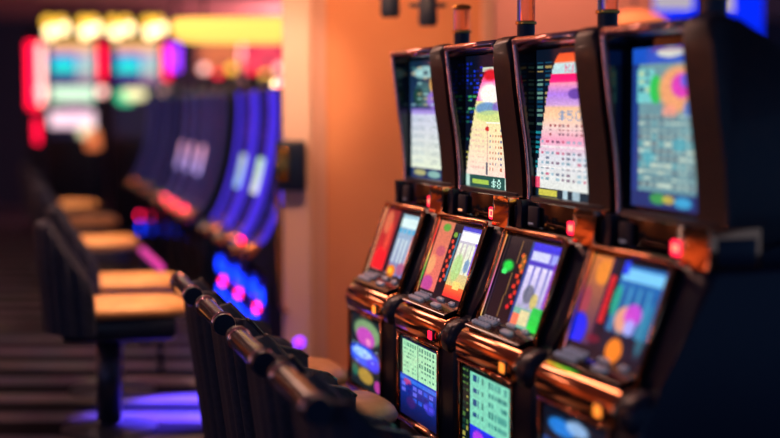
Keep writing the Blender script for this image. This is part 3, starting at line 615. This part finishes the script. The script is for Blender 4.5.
# pink and orange lit toppers beyond the second row
def far_bank(x, y, cols, label):
    t = thing('lit_topper_machine', label, 'slot machine', (x, y, 0), 0, 'machines with glowing toppers below the drum lamp')
    sharp(link('cabinet', box((-.27, -.25, 0), (.27, .25, 1.85), .02), 'body', t))
    cv = Canvas(16, 16, cols[0]); cv.dashes(.0, .0, 1, 1, 4, 4, cols, .8, .9, .1)
    sharp(link('topper', box((-.27, -.20, 1.85), (.27, .10, 2.42), .03), 'body', t)); screen('topper_screen', cv, lambda u, v: (-.25 + .5 * u, -.203, 2.40 - .50 * v), t, 'screen')
    for q in range(3): link('bulb', lathe([(.01, -.02), (.05, -.012), (.05, .01)], (-.17 + q * .17, -.215, 1.86 + .08 * ((q + int(x * 10)) % 2)), 16, 'y'), ['pink_lamp', 'red_neon', 'bulb_y'][(q + int(abs(x) * 3)) % 3], t)
for k, (x, cols, l) in enumerate(((-2.1, [(220, 110, 70), (200, 120, 80), (120, 60, 60)], 'machine with an orange glowing topper left of the drum lamp'), (-1.52, [(240, 60, 90), (235, 110, 110), (120, 40, 70)], 'machine with a pink-red glowing topper under the drum lamp'), (-.94, [(235, 120, 120), (240, 170, 120), (150, 70, 90)], 'machine with a peach and rose glowing topper near the jamb'))):
    far_bank(x, 18.6, cols, l)

t = thing('made_up_lamp', 'made-up small orange glowing lamp for an unclear orange patch, low before the left bulb-topped machine', 'lamp', (-3.36, 17.0, 0))  # lamp made up to fill in an unclear orange blur
link('shade', lathe([(.05, 1.00), (.09, 1.02), (.07, 1.20), (.04, 1.22)], (0, 0, 0)), 'orange_lamp', t, True); link('pole', tube([(0, 0, .02), (0, 0, 1.01)], .015), 'body', t); sharp(link('foot_plate', lathe([(.14, 0), (.14, .02), (.02, .03)], (0, 0, 0)), 'body', t))
# blue lit signs and orange lamp beyond, upper right
t = thing('blue_sign', 'wide blue lit sign with a pale strip, behind the nearest slot machines', 'sign', (2.28, 11, 0))
sharp(link('sign_box', box((-.50, 0, 2.06), (-.03, .1, 2.5), .01), 'sign_blue', t)); link('pale_strip', box((-.36, -.01, 2.19), (-.08, 0, 2.36), .003), 'sign_white', t); link('stand', box((-.2, .02, 0), (-.12, .08, 2.07)), 'body', t)
t = thing('blue_sign', 'right-hand blue lit sign beside the dark flank of the nearest slot machine', 'sign', (2.60, 11, 0))
sharp(link('sign_box', box((-.22, 0, 1.98), (.12, .1, 2.5), .01), 'sign_blue', t)); link('pale_strip', box((-.20, -.01, 2.17), (-.1, 0, 2.40), .003), 'sign_white', t); link('stand', box((.0, .02, 0), (.08, .08, 2.03)), 'body', t)
t = thing('globe_lamp', 'orange glowing globe lamp hanging behind the third signal lamp', 'lamp', (1.52, 9.4, 2.75))
link('shade', lathe([(.02, -.66), (.15, -.69), (.21, -.74), (.15, -.79), (.02, -.81)], (0, 0, 0), 28), 'orange_lamp', t, True); link('cord', tube([(0, 0, 0), (0, 0, -.67)], .008), 'body', t)

t = thing('made_up_rail', 'made-up slim rail with a magenta glowing top between the tan stools and curved machines', 'rail', (-1.37, 8.65, 0), .262)  # rail made up to carry an unclear magenta streak
link('lit_bar', tube([(0, -.38, .60), (0, .66, .60)], .022, 12), 'magenta_bar', t, True)
for yy in (-.32, .58): link('post', tube([(0, yy, 0), (0, yy, .59)], .016, 10), 'body', t, True)
# made-up slim post with violet tip, for a vague dark shape near the partition
t = thing('made_up_post', 'made-up short dark post with a violet glowing tip before the partition', 'post', (-.43, 7.05, 0))
link('post', tube([(0, 0, .02), (0, 0, .36)], .018, 12), 'body', t, True); sharp(link('foot_plate', lathe([(.1, 0), (.1, .01), (.02, .03)], (0, 0, 0)), 'body', t)); link('tip', lathe([(.02, .355), (.028, .37), (.028, .39), (.01, .405)], (0, 0, 0)), 'purple_neon', t, True)

for x, y in ((-3.6, 2.0), (-4.6, 6.6)):  # out-of-frame lamps added only to draw highlight lines on chrome edges
    t = thing('added_column_lamp', 'unseen slim peach column lamp added for chrome highlights beside the left aisle', 'lamp', (x, y, 0), 0, 'added column lamps by the left aisle')
    sharp(link('foot_plate', lathe([(.16, 0), (.16, .02), (.03, .04), (.03, .6)], (0, 0, 0)), 'brass', t)); sharp(link('diffuser', lathe([(.045, .6), (.05, .62), (.05, 2.2), (.045, 2.22)], (0, 0, 0)), 'panelwarm', t)); sharp(link('cap', lathe([(.055, 2.22), (.055, 2.26)], (0, 0, 0)), 'brass', t))
for k, (x, y) in enumerate(((-1.9, 9.6), (-4.5, 11.3), (-.95, 7.0))):  # unseen glowing panels added to streak the copper consoles with highlights
    t = thing('added_ceiling_panel', 'unseen long warm glowing panel added over the left aisle for copper highlights', 'lamp', (x, y, 2.75), .25, 'added warm ceiling panels')
    sharp(link('frame', box((-.17, -1.25, -.035), (.17, 1.25, 0), .01), 'chrome', t)); link('diffuser', box((-.14, -1.22, -.042), (.14, 1.22, -.034), .003), 'panelwarm', t)
# unseen ceiling lamps, added to shine in the chrome
def added_ceiling_lamp(x, y, label, m='lampwarm', r=.16):
    t = thing('added_ceiling_lamp', label, 'lamp', (x, y, 2.75), 0, 'added round ceiling lamps')
    sharp(link('rim', lathe([(r + .03, 0), (r + .03, -.02), (r, -.03), (r - .01, -.01)], (0, 0, 0), 28), 'chrome', t)); link('diffuser', lathe([(r - .005, -.012), (r - .01, -.028), (r * .6, -.04)], (0, 0, 0), 28), m, t)
for k, (x, y) in enumerate(((-3.4, 4.4), (-5.2, 8.4), (-4.4, 11.4), (-6.2, 14.4))):
    added_ceiling_lamp(x, y, 'unseen round warm ceiling lamp added above the left aisle for chrome reflections', r=.14)
